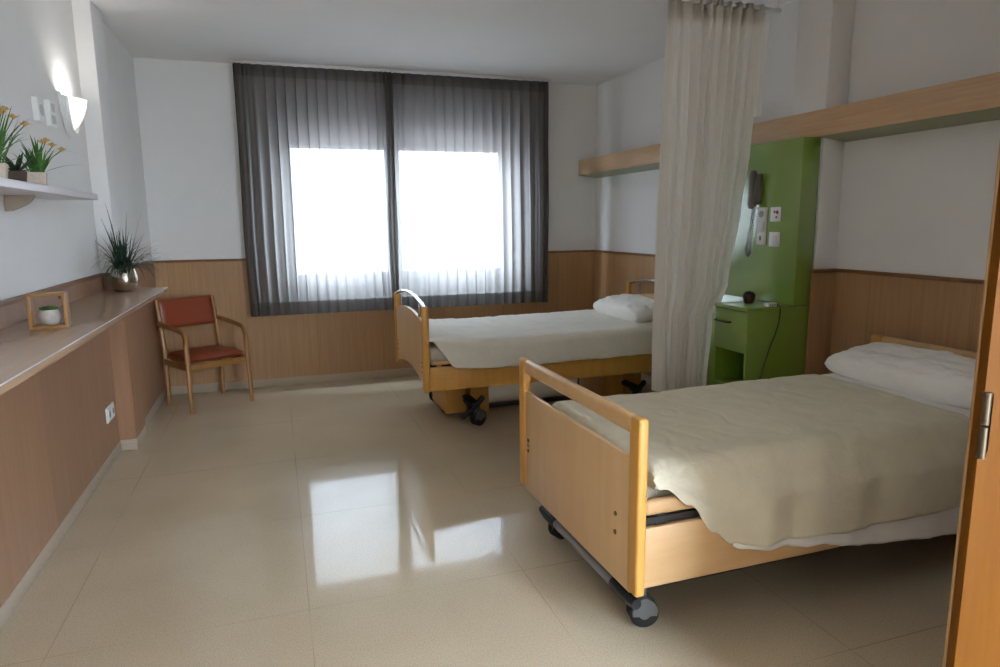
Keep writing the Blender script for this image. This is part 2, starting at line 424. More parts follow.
# door of the washroom
struct_door = struct(bpy.data.objects.new('door_1', None)); COL.objects.link(struct_door); struct_door.location = (1.5, 1.05, 0)
DX, DY = 1.45, 1.05
def dl(x, y, z): return (x-1.5, y-1.05, z)
struct(MB().box(dl(1.4515, 1.008, .008), dl(2.30, 1.0285, 2.10), .0015).build('door_leaf', M['doorwood'], struct_door))
struct(MB().box(dl(1.450, 1.0287, .008), dl(2.30, 1.035, 2.10), .001).build('door_edge_strip', M['dooredge'], struct_door))
struct(MB().box(dl(1.80, 1.0355, 1.9), dl(1.84, 1.0495, 1.95), .002).box(dl(1.80, 1.0355, .2), dl(1.84, 1.0495, .25), .002).build('door_stop', M['greyplastic'], struct_door))
for z in (.25, 1.05, 1.85):
    m = MB(); hx, hy = 1.452, 1.002
    for k, (a, b) in enumerate(((-.07, -.003), (.003, .07))):
        m.cyl(dl(hx, hy, z+a), dl(hx, hy, z+b), .0085, 14)
    m.cyl(dl(hx, hy, z-.075), dl(hx, hy, z-.07), .0095, 14).cyl(dl(hx, hy, z+.07), dl(hx, hy, z+.075), .0095, 14)
    m.box(dl(hx+.002, hy+.006, z-.068), dl(hx+.03, hy+.017, z+.068), .001)
    struct(m.build('door_hinge', M['hinge'], struct_door))

# ------------------------------------------------------------------ left side: counter, shelf, lamp
cn = thing('wall_counter', 'long wooden counter along the left wall, painted highlight along its front edge, ending at the pillar', 'counter', (XL+T+.001, 2.0, 0))
MB().box((0, YF+.1-2, 1.068), (.372, PY0-T-.002-2, 1.098), .004).build('worktop', M['counterwood'], cn)
MB().box((.3722, YF+.1-2, 1.0935), (.3745, PY0-T-.002-2, 1.0982), .001).build('edge_highlight', M['shelfwhite'], cn)  # thin pale sliver paints the highlight on the worktop's upper edge
sh = thing('wall_shelf', 'white floating shelf on the left wall above the counter', 'shelf', (XL+.001, 3.0, 1.638))
MB().box((0, -1.3, 0), (.225, 1.03, .030), .003).build('board', M['shelfwhite'], sh)
for yy in (-.75, .42):
    poly = [(.005, -.001)]+[(.005+.15*cos(a), -.001-.075*sin(a)) for a in [PI/2*k/8 for k in range(9)]]
    MB().prism([(.005, -.001), (.118, -.001), (.108, -.018), (.09, -.036), (.062, -.052), (.03, -.066), (.005, -.068)], 'Y', yy-.012, yy+.012).build('bracket', M['shelfunder'], sh)

def square_pot(root, w, h, mat):
    m = MB(); a, b = w*.40, w*.5
    m.grid([[(-a, -a, 0), (a, -a, 0), (a, a, 0), (-a, a, 0)], [(-b, -b, h), (b, -b, h), (b, b, h), (-b, b, h)],
            [(-b*.86, -b*.86, h), (b*.86, -b*.86, h), (b*.86, b*.86, h), (-b*.86, b*.86, h)], [(-b*.82, -b*.82, h*.85), (b*.82, -b*.82, h*.85), (b*.82, b*.82, h*.85), (-b*.82, b*.82, h*.85)]], True)
    m.bm.faces.new([v for v in m.bm.verts][:4][::-1])
    m.build('pot', mat, root, False)
    MB().box((-b*.83, -b*.83, h*.80), (b*.83, b*.83, h*.88)).build('soil', M['soil'], root)
def flower_plant(loc, label, seed, tall, nleaf=26):
    rnd = random.Random(seed)
    r = thing('potted_flower', label, 'plant', loc, .2, 'potted plants on the wall shelf')
    square_pot(r, .076, .064, M['paperpot'])
    m = MB()
    for i in range(nleaf):
        a = rnd.uniform(0, 2*PI); tl = rnd.uniform(.15, .75)
        m.blade((rnd.uniform(-.022, .022), rnd.uniform(-.022, .022), .06), (cos(a)*tl*(1.5 if cos(a) > 0 else .9), sin(a)*tl*1.7, 1), rnd.uniform(.08, .19)*tall, rnd.uniform(.0045, .008), rnd.uniform(.2, 1.3))
    # one long arching leaf, toward the room
    m.blade((.01, .01, .06), (.85, .6, .45), .23*tall, .005, .55)
    m.blade((.0, -.01, .06), (-.2, -.75, .62), .17*tall, .005, .4)
    m.build('leaves', M['leaf'], r)
    for i, (dx, dy, dz) in enumerate(((.045, .04, .165), (.065, .10, .15), (.095, .15, .135), (.03, .08, .16))):
        dz *= tall
        st = MB().tube([(dx*.2, dy*.2, .06), (dx*.6, dy*.6, .06+dz*.6), (dx, dy, .06+dz*.9)], .0018, 6)
        st.build('stem', M['leaf'], r)
        f = MB()
        for k in range(6):
            a = 2*PI*k/6+i; c = Vector((dx, dy, .06+dz*.9))
            d = Vector((cos(a), sin(a), .35+.2*(k % 2)))
            f.blade(c, d, .027, .011, .5, 4)
        f.lathe((dx, dy, .06+dz*.9), [(.001, -.004), (.007, 0), (.008, .010), (.004, .016)], 10)
        f.build('blossom', M['petal'], r)
SZ = 1.638+.0305
flower_plant((-.955, 3.43, SZ), 'potted yellow-flowered plant in a beige pot, at the right on the white shelf', 5, .95)
flower_plant((-.955, 2.97, SZ), 'tall potted yellow-flowered plant cut by the photo edge, left on the white shelf', 9, 1.35)
su = thing('potted_succulent', 'small spiky succulent in a dark brown pot between two flowering plants', 'plant', (-.955, 3.19, SZ), .3, 'potted plants on the wall shelf')
square_pot(su, .07, .052, M['darkpot'])
m = MB(); rnd = random.Random(3)
for i in range(13):
    a = i*2.4; up = .25+1.5*(i/13)
    m.blade((0.006*cos(a), .006*sin(a), .05), (cos(a), sin(a), up), .095, .010, .35, 6, .5)
m.build('leaves', M['succulent'], su)

# sconce
sn = thing('wall_sconce', 'lit white half-bowl wall lamp beside the left pillar', 'lamp', (XL, 4.55, 2.04))
def half_shell(prof, ry, rx, n=20):
    rows = []
    for t, zz in prof:
        rows.append([(rx*t*sin(PI*k/n)+.012, -ry*t*cos(PI*k/n), zz) for k in range(n+1)])
    return rows
prof = [(.06, .0), (.30, .018), (.55, .05), (.76, .09), (.91, .135), (1.0, .18)]
m = MB(); m.grid(half_shell(prof, .105, .100)); m.build('shade', M['opal'], sn, solid=.004)
m = MB(); w = .15
poly = [(.0, -.045)]+[(w*cos(a)*1.0, .19-.235*abs(sin(a))**.85) for a in [PI*k/24 for k in range(25)]][1:-1]
w = .125
poly = [(-w, .20)]+[(-w*cos(a), .20-.215*sin(a)) for a in [PI*k/20 for k in range(1, 20)]]+[(w, .20)]
m.prism(poly, 'X', 0, .014, .004)
m.build('backplate', M['whiteplastic'], sn)
for k in range(3):
    sc_ = 1.10-.035*k; xk = .012+.013*k
    MB().tube([(xk, -.105*sc_*cos(PI*q/24)*(1-.0*q), .185-(.20*sin(PI*q/24)**.8)*sc_*.96) for q in range(25)], .0075, 8).build('rim', M['whiteplastic'], sn)
MB().lathe((.06, 0, .07), [(.012, 0), (.012, .02), (.017, .05), (.018, .07), (.014, .085), (.004, .09)], 16).build('bulb', M['opal'], sn)

def plate(name, label, cat, loc, normal, w, h, d=.009, group=None):
    """wall plate whose back is on the wall; local x = out of the wall"""
    r = thing(name, label, cat, loc, 0 if normal > 0 else PI, group)
    MB().box((.0005, -w/2, -h/2), (d, w/2, h/2), .003).build('plate', M['whiteplastic'], r)
    return r
p = plate('wall_socket', 'white wall plate left of the sconce, farther from the lamp', 'socket', (XL, 3.99, 2.075), 1, .085, .115, .028)
MB().lathe((.0278, 0, 0), [(.028, 0), (.028, .003), (.024, .003), (.023, .001)], 20, 'X').build('socket_inset', M['platebeige'], p)
p = plate('wall_switch', 'white double wall plate next to the sconce', 'switch', (XL, 4.185, 2.085), 1, .085, .13, .028)
for z in (-.03, .03): MB().box((.0275, -.026, z-.022), (.033, .026, z+.022), .003).build('rocker', M['platebeige'], p)
p = plate('wall_outlet', 'white double outlet low on the left wainscot under the counter', 'outlet', (XL+T, 4.72, .325), 1, .19, .095, .012)
for y in (-.045, .045):
    q = MB().box((.012, y-.034, -.034), (.016, y+.034, .034), .003).build('outlet_insert', M['whiteplastic'], p)
    MB().lathe((.0162, y, 0), [(.021, 0), (.021, .0012), (.018, .0012), (.017, .0002)], 18, 'X').build('socket_ring', M['greyplastic'], q)

# cube frame with a little pot in it
fr = thing('cube_frame_planter', 'small square wooden frame standing on the counter around a little pot', 'planter', (-.882, 3.12, 1.0985), .12)
m = MB(); b = .011; W = .066; D = .04
m.box((-W, -D, 0), (W, D, b), .001).box((-W, -D, .142-b), (W, D, .142), .001)
m.box((-W, -D, b), (-W+b, D, .142-b), .001).box((W-b, -D, b), (W, D, .142-b), .001)
m.build('frame', M['honeywood'], fr)
MB().cyl((.04, 0, .131), (.04, 0, .115), .003, 8).build('hook', M['brass'], fr)
sp = thing('small_succulent_pot', 'round pale pot with a green succulent inside the square wooden frame', 'plant', (-.882, 3.12, 1.1100), 0)
MB().lathe((0, 0, 0), [(.018, 0), (.030, .006), (.0385, .024), (.039, .040), (.033, .057), (.028, .062), (.026, .060), (.025, .052)], 28).build('pot', M['whitepot'], sp)
m = MB()
for i in range(34):
    a = i*2.4; rr = .021*math.sqrt(i/34)
    m.blade((rr*cos(a)*1.1, rr*sin(a)*1.1, .055), (cos(a)*rr*40, sin(a)*rr*40, 1), .024, .006, .2, 4, .5)
m.build('leaves', M['leaf'], sp)

# metallic pot with grass
gp = thing('grass_plant', 'dark spiky grass plant in a shiny metallic pot at the end of the counter', 'plant', (-.915, 4.755, 1.0985))
MB().lathe((0, 0, 0), [(.046, 0), (.062, .008), (.074, .035), (.079, .07), (.077, .10), (.070, .128), (.066, .142), (.063, .144), (.061, .138), (.060, .125)], 36).build('pot', M['metalpot'], gp)
MB().lathe((0, 0, .115), [(.001, .012), (.058, .010), (.0595, 0)], 20).build('soil', M['soil'], gp)
m = MB(); rnd = random.Random(21)
for i in range(190):
    a = rnd.uniform(0, 2*PI); tl = rnd.choice((rnd.uniform(.1, .5), rnd.uniform(.6, 1.8), rnd.uniform(.6, 1.8)))
    L = rnd.uniform(.18, .33)
    if tl < .5: L = rnd.uniform(.16, .30)
    dx, dy = cos(a)*tl, sin(a)*tl
    if dx < 0: dx *= .40                       # the wall is close behind
    if dy > 0: dy *= .6
    else: dy *= 1.5
    m.blade((rnd.uniform(-.035, .035), rnd.uniform(-.035, .035), .12), (dx, dy, 1), L, rnd.uniform(.002, .0038), rnd.uniform(.8, 2.9) if tl > .5 else rnd.uniform(.0, .7), 9)
for i in range(26):
    a = rnd.uniform(-2.2, -.3) if i % 3 else rnd.uniform(-.3, .9)
    m.blade((.02*cos(a), .02*sin(a), .12), (max(-.35, cos(a)*1.2), sin(a)*1.5, 1), rnd.uniform(.22, .34), rnd.uniform(.002, .0034), rnd.uniform(2.0, 3.4), 12)
m.blade((-.01, 0, .12), (-.02, -.35, 1), .47, .004, .75, 10); m.blade((-.01, 0, .12), (-.08, -.65, 1), .42, .004, .35, 10); m.blade((.01, 0, .12), (.12, -.1, 1), .38, .004, .15, 10)
m.blade((.03, 0, .12), (.55, .1, .75), .33, .004, 2.6, 12); m.blade((.02, .02, .12), (.28, .0, 1), .42, .0035, .1, 10)
for v in m.bm.verts:
    v.co.x = max(v.co.x, -.150+.004*sin(v.co.z*60))
    if v.co.x < -.05: v.co.y = min(v.co.y, .150)
m.build('leaves', M['grassleaf'], gp)

# ------------------------------------------------------------------ armchair
ch = thing('armchair', 'wooden armchair with red vinyl seat and back in the corner by the counter', 'chair', (-.612, 6.075, 0), rad(31))
hw, hd = .262, .235
def rpath(pts, n=5, r=.05):
    """polyline with rounded corners"""
    pts = [Vector(p) for p in pts]; out = [pts[0]]
    for a, b, c in zip(pts, pts[1:], pts[2:]):
        u = (a-b).normalized(); v = (c-b).normalized()
        p, q = b+u*r, b+v*r
        for k in range(n+1):
            t = k/n; out.append(p*(1-t)**2+b*2*t*(1-t)+q*t*t)
    out.append(pts[-1]); return out
for sgn in (-1, 1):
    x = sgn*hw
    MB().tube([(x, -hd, 0), (x*.985, -hd+.01, .30), (x*.975, -hd+.022, .565)], [.015, .018, .019], 14, flat=(.8, 1.15)).build('leg', M['chairwood'], ch)
    MB().tube(rpath([(x*.975, -hd+.022, .56), (x*.97, -hd+.03, .655), (x*.965, hd-.02, .690), (x*.965, hd+.015, .690)], 6, .075), .019, 14, flat=(1.1, .85)).build('armrest', M['chairwood'], ch)
    MB().tube([(x*.92, hd-.005, 0), (x*.92, hd-.02, .42), (x*.92, hd+.02, .66), (x*.92, hd+.065, .885)], [.015, .019, .019, .014], 14, flat=(.85, 1.1)).build('leg', M['chairwood'], ch)
    MB().box((x*.95-.011, -hd+.03, .345), (x*.95+.011, hd-.03, .395), .005).build('rail', M['chairwood'], ch)
MB().box((-hw*.93, -hd+.012, .345), (hw*.93, -hd+.034, .395), .005).build('rail', M['chairwood'], ch)
MB().box((-hw*.9, hd-.035, .345), (hw*.9, hd-.012, .395), .005).build('rail', M['chairwood'], ch)
def cushion(nx, ny, fx, fy, th, z, dome, sag=0):
    rows_t = []; 
    def P(u, v, top):
        e = (1-abs(u)**5)*(1-abs(v)**5)
        return (fx*u, fy*v, z+th*.5+(th*.5*e**.35+dome*(1-u*u)*(1-v*v) if top else -th*.5*e**.35))
    return [[P(-1+2*i/nx, -1+2*j/ny, True) for i in range(nx+1)] for j in range(ny+1)], [[P(-1+2*i/nx, -1+2*j/ny, False) for i in range(nx+1)] for j in range(ny+1)]
a, b = cushion(24, 20, hw*.91, hd*.93, .062, .397, .014)
m = MB(); m.grid(a).grid(b); bmesh.ops.remove_doubles(m.bm, verts=m.bm.verts, dist=.0008)
m.build('seat', M['red'], ch, angle=80)
# backrest: a slightly curved padded panel between the rear posts
m = MB(); rows = []
n = 20
for side in (0, 1):
    rr = []
    for j in range(13):
        v = -1+2*j/12; row = []
        for i in range(n+1):
            u = -1+2*i/n; e = ((1-abs(u)**6)*(1-abs(v)**6))**.35
            z = .765+.122*v; yc = hd+.018+(z-.66)*.20+.018*(1-u*u)
            row.append((hw*.86*u, yc+(-.016*e if side == 0 else .012*e), z))
        rr.append(row)
    m.grid(rr)
bmesh.ops.remove_doubles(m.bm, verts=m.bm.verts, dist=.0008)
m.build('backrest', M['red'], ch, angle=80)

# ------------------------------------------------------------------ window curtains
rl = thing('curtain_rail', 'thin white curtain rail on the ceiling above the window', 'curtain rail', (1.2, 6.36, 2.862))
MB().box((-1.47, -.012, .003), (1.47, .012, .0222), .003).build('track', M['aluwhite'], rl)
def grey_curtain(x0, x1, label, seed, gather_left, gather_right):
    r = thing('window_curtain', label, 'curtain', ((x0+x1)/2, 6.36, .69), 0, 'grey window curtains')
    rnd = random.Random(seed)
    n = 520; cx = (x0+x1)/2
    us = [i/n for i in range(n+1)]
    npl = 16
    def pt(u, z, off=0):
        # gathered edges: cloth parameter compressed at the sides
        h = (z-.69)/2.17
        x = x0+(x1-x0)*u
        g = gather_left*math.exp(-(u/.10)**2)+gather_right*math.exp(-((1-u)/.10)**2)
        ph = 2*PI*npl*u+1.0*sin(5*u+seed)+.8*nz(u*7, seed, 0)
        amp = (.0135+.018*g)*(1+.35*nz(u*9, seed+5, z*.5))
        y = amp*sin(ph+.25*nz(u*4, z*1.1, seed))+.010*sin(2.1*ph+1)*(1-h)+.012*nz(u*3, z*1.4, seed+2)
        if g > .05: y += .016*g*sin(ph*3)
        # pinch pleats towards the header
        hp = max(0, (h-.88)/.12)
        y = y*(1-.25*hp)-hp*.014*max(0, sin(ph))**6
        xx = x+.0165*cos(ph)*(.75+.25*(1-h))*(1+.5*nz(u*6, seed+8, z*.4))+.02*(1-h)*nz(u*2.2, seed, z)
        return (xx-cx, y*1+off, z-.69)
    zs = [.69, .72, .75, .78, .815, .85]+[.9+.09*k for k in range(20)]+[2.66, 2.70, 2.74, 2.78, 2.82, 2.858]
    m = MB(); m.grid([[pt(u, z) for u in us] for z in zs]); m.build('cloth', M['greycurt'], r, angle=180)
    m = MB(); m.grid([[pt(u, z, -.003) for u in us] for z in (.689, .72, .75, .78, .808)]); m.build('hem', M['greyhem'], r, angle=180)
    for lo, hi in ((0, .03), (.972, 1)):
        uu = [lo+(hi-lo)*i/16 for i in range(17)]
        m = MB(); m.grid([[pt(u, z, -.003) for u in uu] for z in zs]); m.build('side_hem', M['greyhem'], r, angle=180)
    m = MB(); m.grid([[pt(u, z, -.003) for u in us] for z in (2.76, 2.80, 2.83, 2.858)]); m.build('header', M['greyhem'], r, angle=180)
    return r
grey_curtain(-.255, 1.085, 'left grey sheer curtain at the window, nearer the pillar', 1, 1.3, 1.2)
grey_curtain(1.07, 2.64, 'right grey sheer curtain at the window, behind the far bed', 4, .8, 1.0)

# ------------------------------------------------------------------ bed-head beam, green unit, fittings
bm_ = thing('bedhead_beam', 'long wooden bed-head beam running along the right wall', 'beam', (3.04, 4.0, 1.978))
MB().box((0, -2.75, 0), (.022, 2.485, .150), .003).build('fascia', M['beam'], bm_)
m = MB(); sl = [(.004, -.0005), (.2095, -.026), (.2095, -.010), (.022, .012), (.004, .012)]
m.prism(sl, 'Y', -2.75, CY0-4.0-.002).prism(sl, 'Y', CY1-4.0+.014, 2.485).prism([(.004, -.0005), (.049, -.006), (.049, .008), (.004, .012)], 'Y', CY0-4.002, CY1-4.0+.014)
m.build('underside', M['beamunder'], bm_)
m = MB(); m.box((.022, -2.75, .136), (.2095, CY0-4.0-.002, .149)).box((.022, CY1-4.0+.014, .136), (.2095, 2.485, .149)).box((.022, CY0-4.002, .136), (.049, CY1-4.0+.014, .149))
m.build('top_board', M['beam'], bm_)

GX, GY0, GY1 = 2.95, 3.236, 4.05
NY1 = 3.545
gw = thing('green_wall_panel', 'tall glossy green panel on the right pillar below the wooden beam', 'wall panel', (GX, GY0, .99))
MB().box((0, 0, 0), (CX-T-GX-.001, GY1-GY0, .986), .003).box((0, NY1-GY0+.004, -.99), (CX-T-GX-.001, GY1-GY0, .003), .003).build('panel', M['green'], gw)

NX, NY1, NZ = 2.62, 3.545, .988
ns = thing('bedside_cabinet', 'green bedside cabinet with a drawer and open shelf under the green panel', 'nightstand', (NX, GY0, 0))
dX, dY = CX-T-NX-.001, NY1-GY0
t = .019
m = MB()
m.box((.003, 0, 0), (dX, t, NZ-.0225), .002).box((.003, dY-t, 0), (dX, dY, NZ-.0225), .002).box((dX-t, t, 0), (dX, dY-t, NZ-.0225)).box((.02, t, .05), (dX-t, dY-t, .07))
m.build('body', M['green'], ns)
MB().box((-.004, -.003, NZ-.022), (dX, dY+.003, NZ), .003).build('top', M['green'], ns)
MB().box((.006, t, .482), (dX-t, dY-t, .500), .001).build('shelf', M['green'], ns)
MB().box((.02, t+.001, .705), (dX-t-.001, dY-t-.001, .718)).build('divider', M['greendark'], ns)
d = MB().box((-.001, .003, .712), (.017, dY-.003, NZ-.027), .003).build('drawer', M['green'], ns)
MB().tube(rpath([(-.001, dY*.48, .885), (-.026, dY*.48, .885), (-.026, dY*.93, .885), (-.001, dY*.93, .885)], 4, .012), .0045, 10).build('handle', M['darkmetal'], d)
# on the cabinet
cp = thing('cactus_pot', 'small dark pot with a cactus on the green bedside cabinet', 'plant', (2.80, 3.455, NZ+.0005))
MB().lathe((0, 0, 0), [(.026, 0), (.032, .008), (.037, .03), (.037, .052), (.033, .058), (.031, .057), (.03, .05)], 24).build('pot', M['claypot'], cp)
m = MB()
for i in range(40):
    a = i*2.4; rr = .028*math.sqrt(i/40)
    m.blade((rr*cos(a)*.7, rr*sin(a)*.7, .05), (cos(a)*rr*30, sin(a)*rr*30, 1), .030-.25*rr, .006, .2, 4, .6)
m.build('leaves', M['succulent'], cp)
rm = thing('bed_remote', 'small pale socket block with a dark cord at the cabinet top edge', 'remote', (2.80, 3.262, NZ+.0005), .1)
MB().box((-.035, -.02, 0), (.035, .02, .022), .005).build('body', M['whiteplastic'], rm)
for x in (-.018, 0, .018): MB().box((x-.005, -.0215, .006), (x+.005, -.0195, .015), .0005).build('button', M['socketdark'], rm)
MB().tube([(.033, -.016, .012), (.045, -.030, .004), (.047, -.036, -.03), (.040, -.036, -.10), (.015, -.036, -.17), (-.02, -.036, -.24), (-.055, -.036, -.33), (-.085, -.036, -.42), (-.11, -.036, -.52), (-.115, -.036, -.62)], .0038, 8).build('cord', M['black'], rm)

ph = thing('wall_telephone', 'taupe wall telephone with a hanging coiled cord on the green panel', 'telephone', (GX-.0005, 3.60, 1.69), PI)
MB().box((0, -.04, -.09), (.028, .04, .10), .010, 3).build('cradle', M['taupe'], ph)
m = MB().tube([(.045, 0, -.115), (.052, 0, -.09), (.055, 0, 0), (.052, 0, .09), (.045, 0, .118)], [.020, .026, .019, .026, .020], 16, flat=(1, .8))
m.box((.028, -.02, .075), (.045, .02, .105), .006).box((.028, -.02, -.105), (.045, .02, -.075), .006)
m.build('handset', M['taupe'], ph)
pts = []
path = [Vector((.03, -.01, -.115)), Vector((.03, -.015, -.20)), Vector((.03, -.04, -.30)), Vector((.03, -.055, -.375)), Vector((.03, -.04, -.42)), Vector((.03, -.018, -.395)), Vector((.03, -.012, -.30)), Vector((.03, -.005, -.18)), Vector((.02, .005, -.09))]
K = 520
for i in range(K):
    s_ = i/(K-1)*(len(path)-1); k = min(int(s_), len(path)-2); f = s_-k
    p = path[k]*(1-f)+path[k+1]*f; dd = (path[k+1]-path[k]).normalized()
    a = Vector((1, 0, 0)); b = dd.cross(a).normalized()
    an = i*.62; pts.append(p+a*.008*cos(an)+b*.008*sin(an))
MB().tube(pts, .0022, 5).build('coiled_cord', M['taupe'], ph)

p = plate('socket_strip', 'tall white three-part socket strip on the green panel by the telephone', 'socket', (GX-.0005, 3.545, 1.462), -1, .082, .235, .010)
for z, k in ((.076, 0), (0, 1), (-.076, 2)):
    q = MB().box((.010, -.033, z-.034), (.014, .033, z+.034), .003).build('insert', M['whiteplastic'], p)
    if k == 0: MB().lathe((.0142, 0, z), [(.021, 0), (.021, .0015), (.018, .0015), (.017, .0002)], 20, 'X').build('socket_ring', M['greyplastic'], q)
    if k == 1: MB().box((.0142, -.028, z-.028), (.019, .028, z+.028), .003).build('rocker', M['whiteplastic'], q)
    if k == 2: MB().box((.0142, -.008, z-.014), (.0155, .008, z+.014), .0005).build('slot', M['socketdark'], q)
p = plate('call_plate', 'square white plate with a red and dark mark on the green panel', 'call button', (GX-.0005, 3.425, 1.535), -1, .088, .088, .010)
MB().lathe((.0102, .018, .012), [(.011, 0), (.011, .002)], 14, 'X').build('red_button', M['redmark'], p)
MB().lathe((.0102, -.006, .014), [(.008, 0), (.008, .002)], 14, 'X').build('dark_button', M['socketdark'], p)
MB().lathe((.0102, .012, -.018), [(.007, 0), (.007, .002)], 14, 'X').build('dark_button', M['socketdark'], p)
p = plate('light_switch', 'square white light switch on the green panel, below the call plate', 'switch', (GX-.0005, 3.425, 1.382), -1, .09, .09, .010)
MB().box((.010, -.03, -.03), (.016, .03, .03), .003).build('rocker', M['whiteplastic'], p)

# ------------------------------------------------------------------ privacy curtain and its rail
YC = 3.62
pr_ = thing('privacy_rail', 'white ceiling rail carrying the cream privacy curtain', 'curtain rail', (2.5, YC, 2.768))
MB().box((-1.2, -.012, 0), (.560, .012, .02), .003).build('track', M['aluwhite'], pr_)
for x in (-1.1, -.2, .53): MB().cyl((x, 0, .0195), (x, 0, .1165), .008, 10).build('hanger', M['aluwhite'], pr_)
wc = thing('privacy_curtain', 'cream privacy curtain bunched between the two beds', 'curtain', (2.5, YC, .435))
ZB, ZT = .435, 2.762
def wpt(u, z, off=0):
    h = (z-ZB)/(ZT-ZB)
    xl = lerp_tab([(0, 2.232), (.4, 2.230), (.75, 2.238), (1, 2.258)], h)
    xr = lerp_tab([(0, 2.60), (.20, 2.63), (.27, 2.74), (.5, 2.82), (.66, 2.862), (.80, 2.895), (1, 2.93)], h)
    x = xl+(xr-xl)*(u+.02*sin(6*u))
    n = 9
    ph = 2*PI*n*u+.7*nz(u*5, z*.8, 3)
    amp = .026+.022*(1-h)*(.6+.4*sin(3*u+1))
    y = amp*sin(ph)+.018*sin(2.3*ph+z)*(1-h*.6)+.02*nz(u*6, z*1.2, 8)
    x += .018*cos(ph)*(1-.6*h)
    # diagonal pull towards the lower left
    y += .03*sin(9*(u+.25*h))*h*(1-h)
    return (x-2.5, y+off, z-ZB)
n = 300
zs = [ZB, ZB+.025, ZB+.05]+[ZB+.11+.09*k for k in range(26)]+[ZT-.08, ZT-.04, ZT]
m = MB(); m.grid([[wpt(i/n, z) for i in range(n+1)] for z in zs]); m.build('cloth', M['whitecurt'], wc, angle=180)
m = MB(); m.grid([[wpt(i/n, z, -.003) for i in range(n+1)] for z in (ZB-.001, ZB+.025, ZB+.055)]); m.build('hem', M['whitecurt'], wc, angle=180)
m = MB(); m.grid([[wpt(i/n, z, -.003) for i in range(n+1)] for z in (ZT-.10, ZT-.06, ZT-.02, ZT)]); m.build('header', M['whitecurt'], wc, angle=180)
# flat tail of the curtain, hooked at the wall end of the rail, lying over the beam
m = MB(); rows = []
for k in range(20):
    z = 2.15+(2.757-2.15)*k/19; f = k/19
    rows.append([(2.87+.04*f+(.13+.0*f)*(i/12)-2.5, .02+.012*sin(i*1.1+f)+.03*(i/12), z-ZB) for i in range(13)])
m.grid(rows); m.build('tail', M['whitecurt'], wc, angle=180)

# ------------------------------------------------------------------ beds
def castor(root, x, y, r=.052, rz=0, cover=True):
    c = Vector((x, y, 0))
    R = Matrix.Rotation(rz, 4, 'Z')
    def L(p): q = R @ Vector(p); return (c.x+q.x, c.y+q.y, q.z)
    m = MB()
    for s_ in (-1, 1):
        yy = .018*s_
        prof = [(.001, -.012), (.030, -.012), (r-.006, -.012), (r, -.008), (r, .008), (r-.006, .012), (.030, .012), (.001, .012)]
        mm = MB(); mm.lathe((0, 0, 0), prof, 24, 'Y')
        for v in mm.bm.verts: v.co = Vector(L((v.co.x, v.co.y+yy, v.co.z+r)))
        me = bpy.data.meshes.new('tmp'); mm.bm.to_mesh(me); mm.bm.free(); m.bm.from_mesh(me); bpy.data.meshes.remove(me)
    w = m.build('castor', M['rubber'], root)
    hh = MB()
    poly = [(-.050, r+.012), (-.046, r-.010), (-.02, r-.004), (.02, r-.004), (.046, r-.010), (.050, r+.012), (.035, r+.048), (.01, r+.062), (-.01, r+.062), (-.035, r+.048)]
    hh.prism(poly, 'Y', -.034, .034, .004)
    hh.cyl((0, 0, r+.06), (0, 0, r+.105), .014, 12)
    for s_ in (-1, 1): hh.lathe((0, .0305*s_, r), [(.020, -.002), (.022, 0), (.02, .002)], 16, 'Y')
    for v in hh.bm.verts: v.co = Vector(L(v.co))
    hh.build('housing', M['castorgrey'], w)
    return w

def cloth(name, x0, x1, y0, y1, top, Lnear, Lfar, Lfoot, mat, r=.045, amp=.018, seed=0, foot=True, cut_foot=None, gather=None, nx=170, ny=120, fold_f=9., topamp=.006, solid=.003, diag=0, flare=0):
    """a cloth over a mattress: foot at x0, near side y0. Lnear(x): drop length as a function of x."""
    def bend(e):          # excess length -> (horizontal, drop)
        if e <= 0: return 0., 0.
        q = r*PI/2
        if e < q: return r*sin(e/r), r*(1-cos(e/r))
        return r, r+(e-q)
    rows = []
    lf = Lfoot if foot else 0
    for i in range(nx+1):
        a = i/nx
        s_ = -lf+(x1-x0+lf)*a
        xs = x0+max(s_, 0)
        row = []
        ln = Lnear(xs) if s_ >= 0 else Lnear(x0)*(1+s_/lf*.15)
        for j in range(ny+1):
            b = j/ny
            w = y1-y0; t = -ln+(w+ln+Lfar)*b
            ex = max(-s_, 0); ey0 = max(-t, 0); ey1 = max(t-w, 0)
            hx, vx = bend(ex); hy0, vy0 = bend(ey0); hy1, vy1 = bend(ey1)
            x = xs-hx; 
            y = y0+min(max(t, 0), w)-hy0+hy1
            vy = max(vy0, vy1)
            v = (vx**4+vy**4)**.25 if (vx > 0 or vy > 0) else 0
            z = top(x, y)-v
            # wrinkles
            if v > 0:
                f = min(1, v/.25)
                if vy0 > 0:
                    wv = sin(fold_f*x+1.7*sin(2.3*x+seed)+2*nz(x*2, seed, v*2)+diag*v*6)
                    y -= amp*f*(wv+.6*sin(fold_f*2.3*x+seed+v*4))*(.55+.45*nz(x*1.5, seed+3, 0))
                    y -= .010*f*(1+nz(x*5, v*6, seed+4))+flare*min(1, v/.16)
                if vx > 0: x -= amp*.5*f*(1+sin(16*y+seed))
            z += topamp*nz(x*5, y*5, seed)+topamp*.6*nz(x*14, y*11, seed+9)
            # fine creases
            cr = abs(nz(x*7+.8*y, y*6, seed+12)); z += -.004*max(0, .12-cr)/.12*topamp/.006
            if gather:
                gx, gy, gz, gr, ga = gather
                dx, dz = x-gx, z-gz; dd = math.sqrt(dx*dx+dz*dz)
                if vy0 > 0 and dd < gr:
                    an = math.atan2(dz, dx); k = (1-dd/gr)
                    y -= ga*k*sin(an*11+seed)*min(1, dd/.04)
            row.append((x, y, z))
        rows.append(row)
    m = MB(); m.grid(rows)
    return m

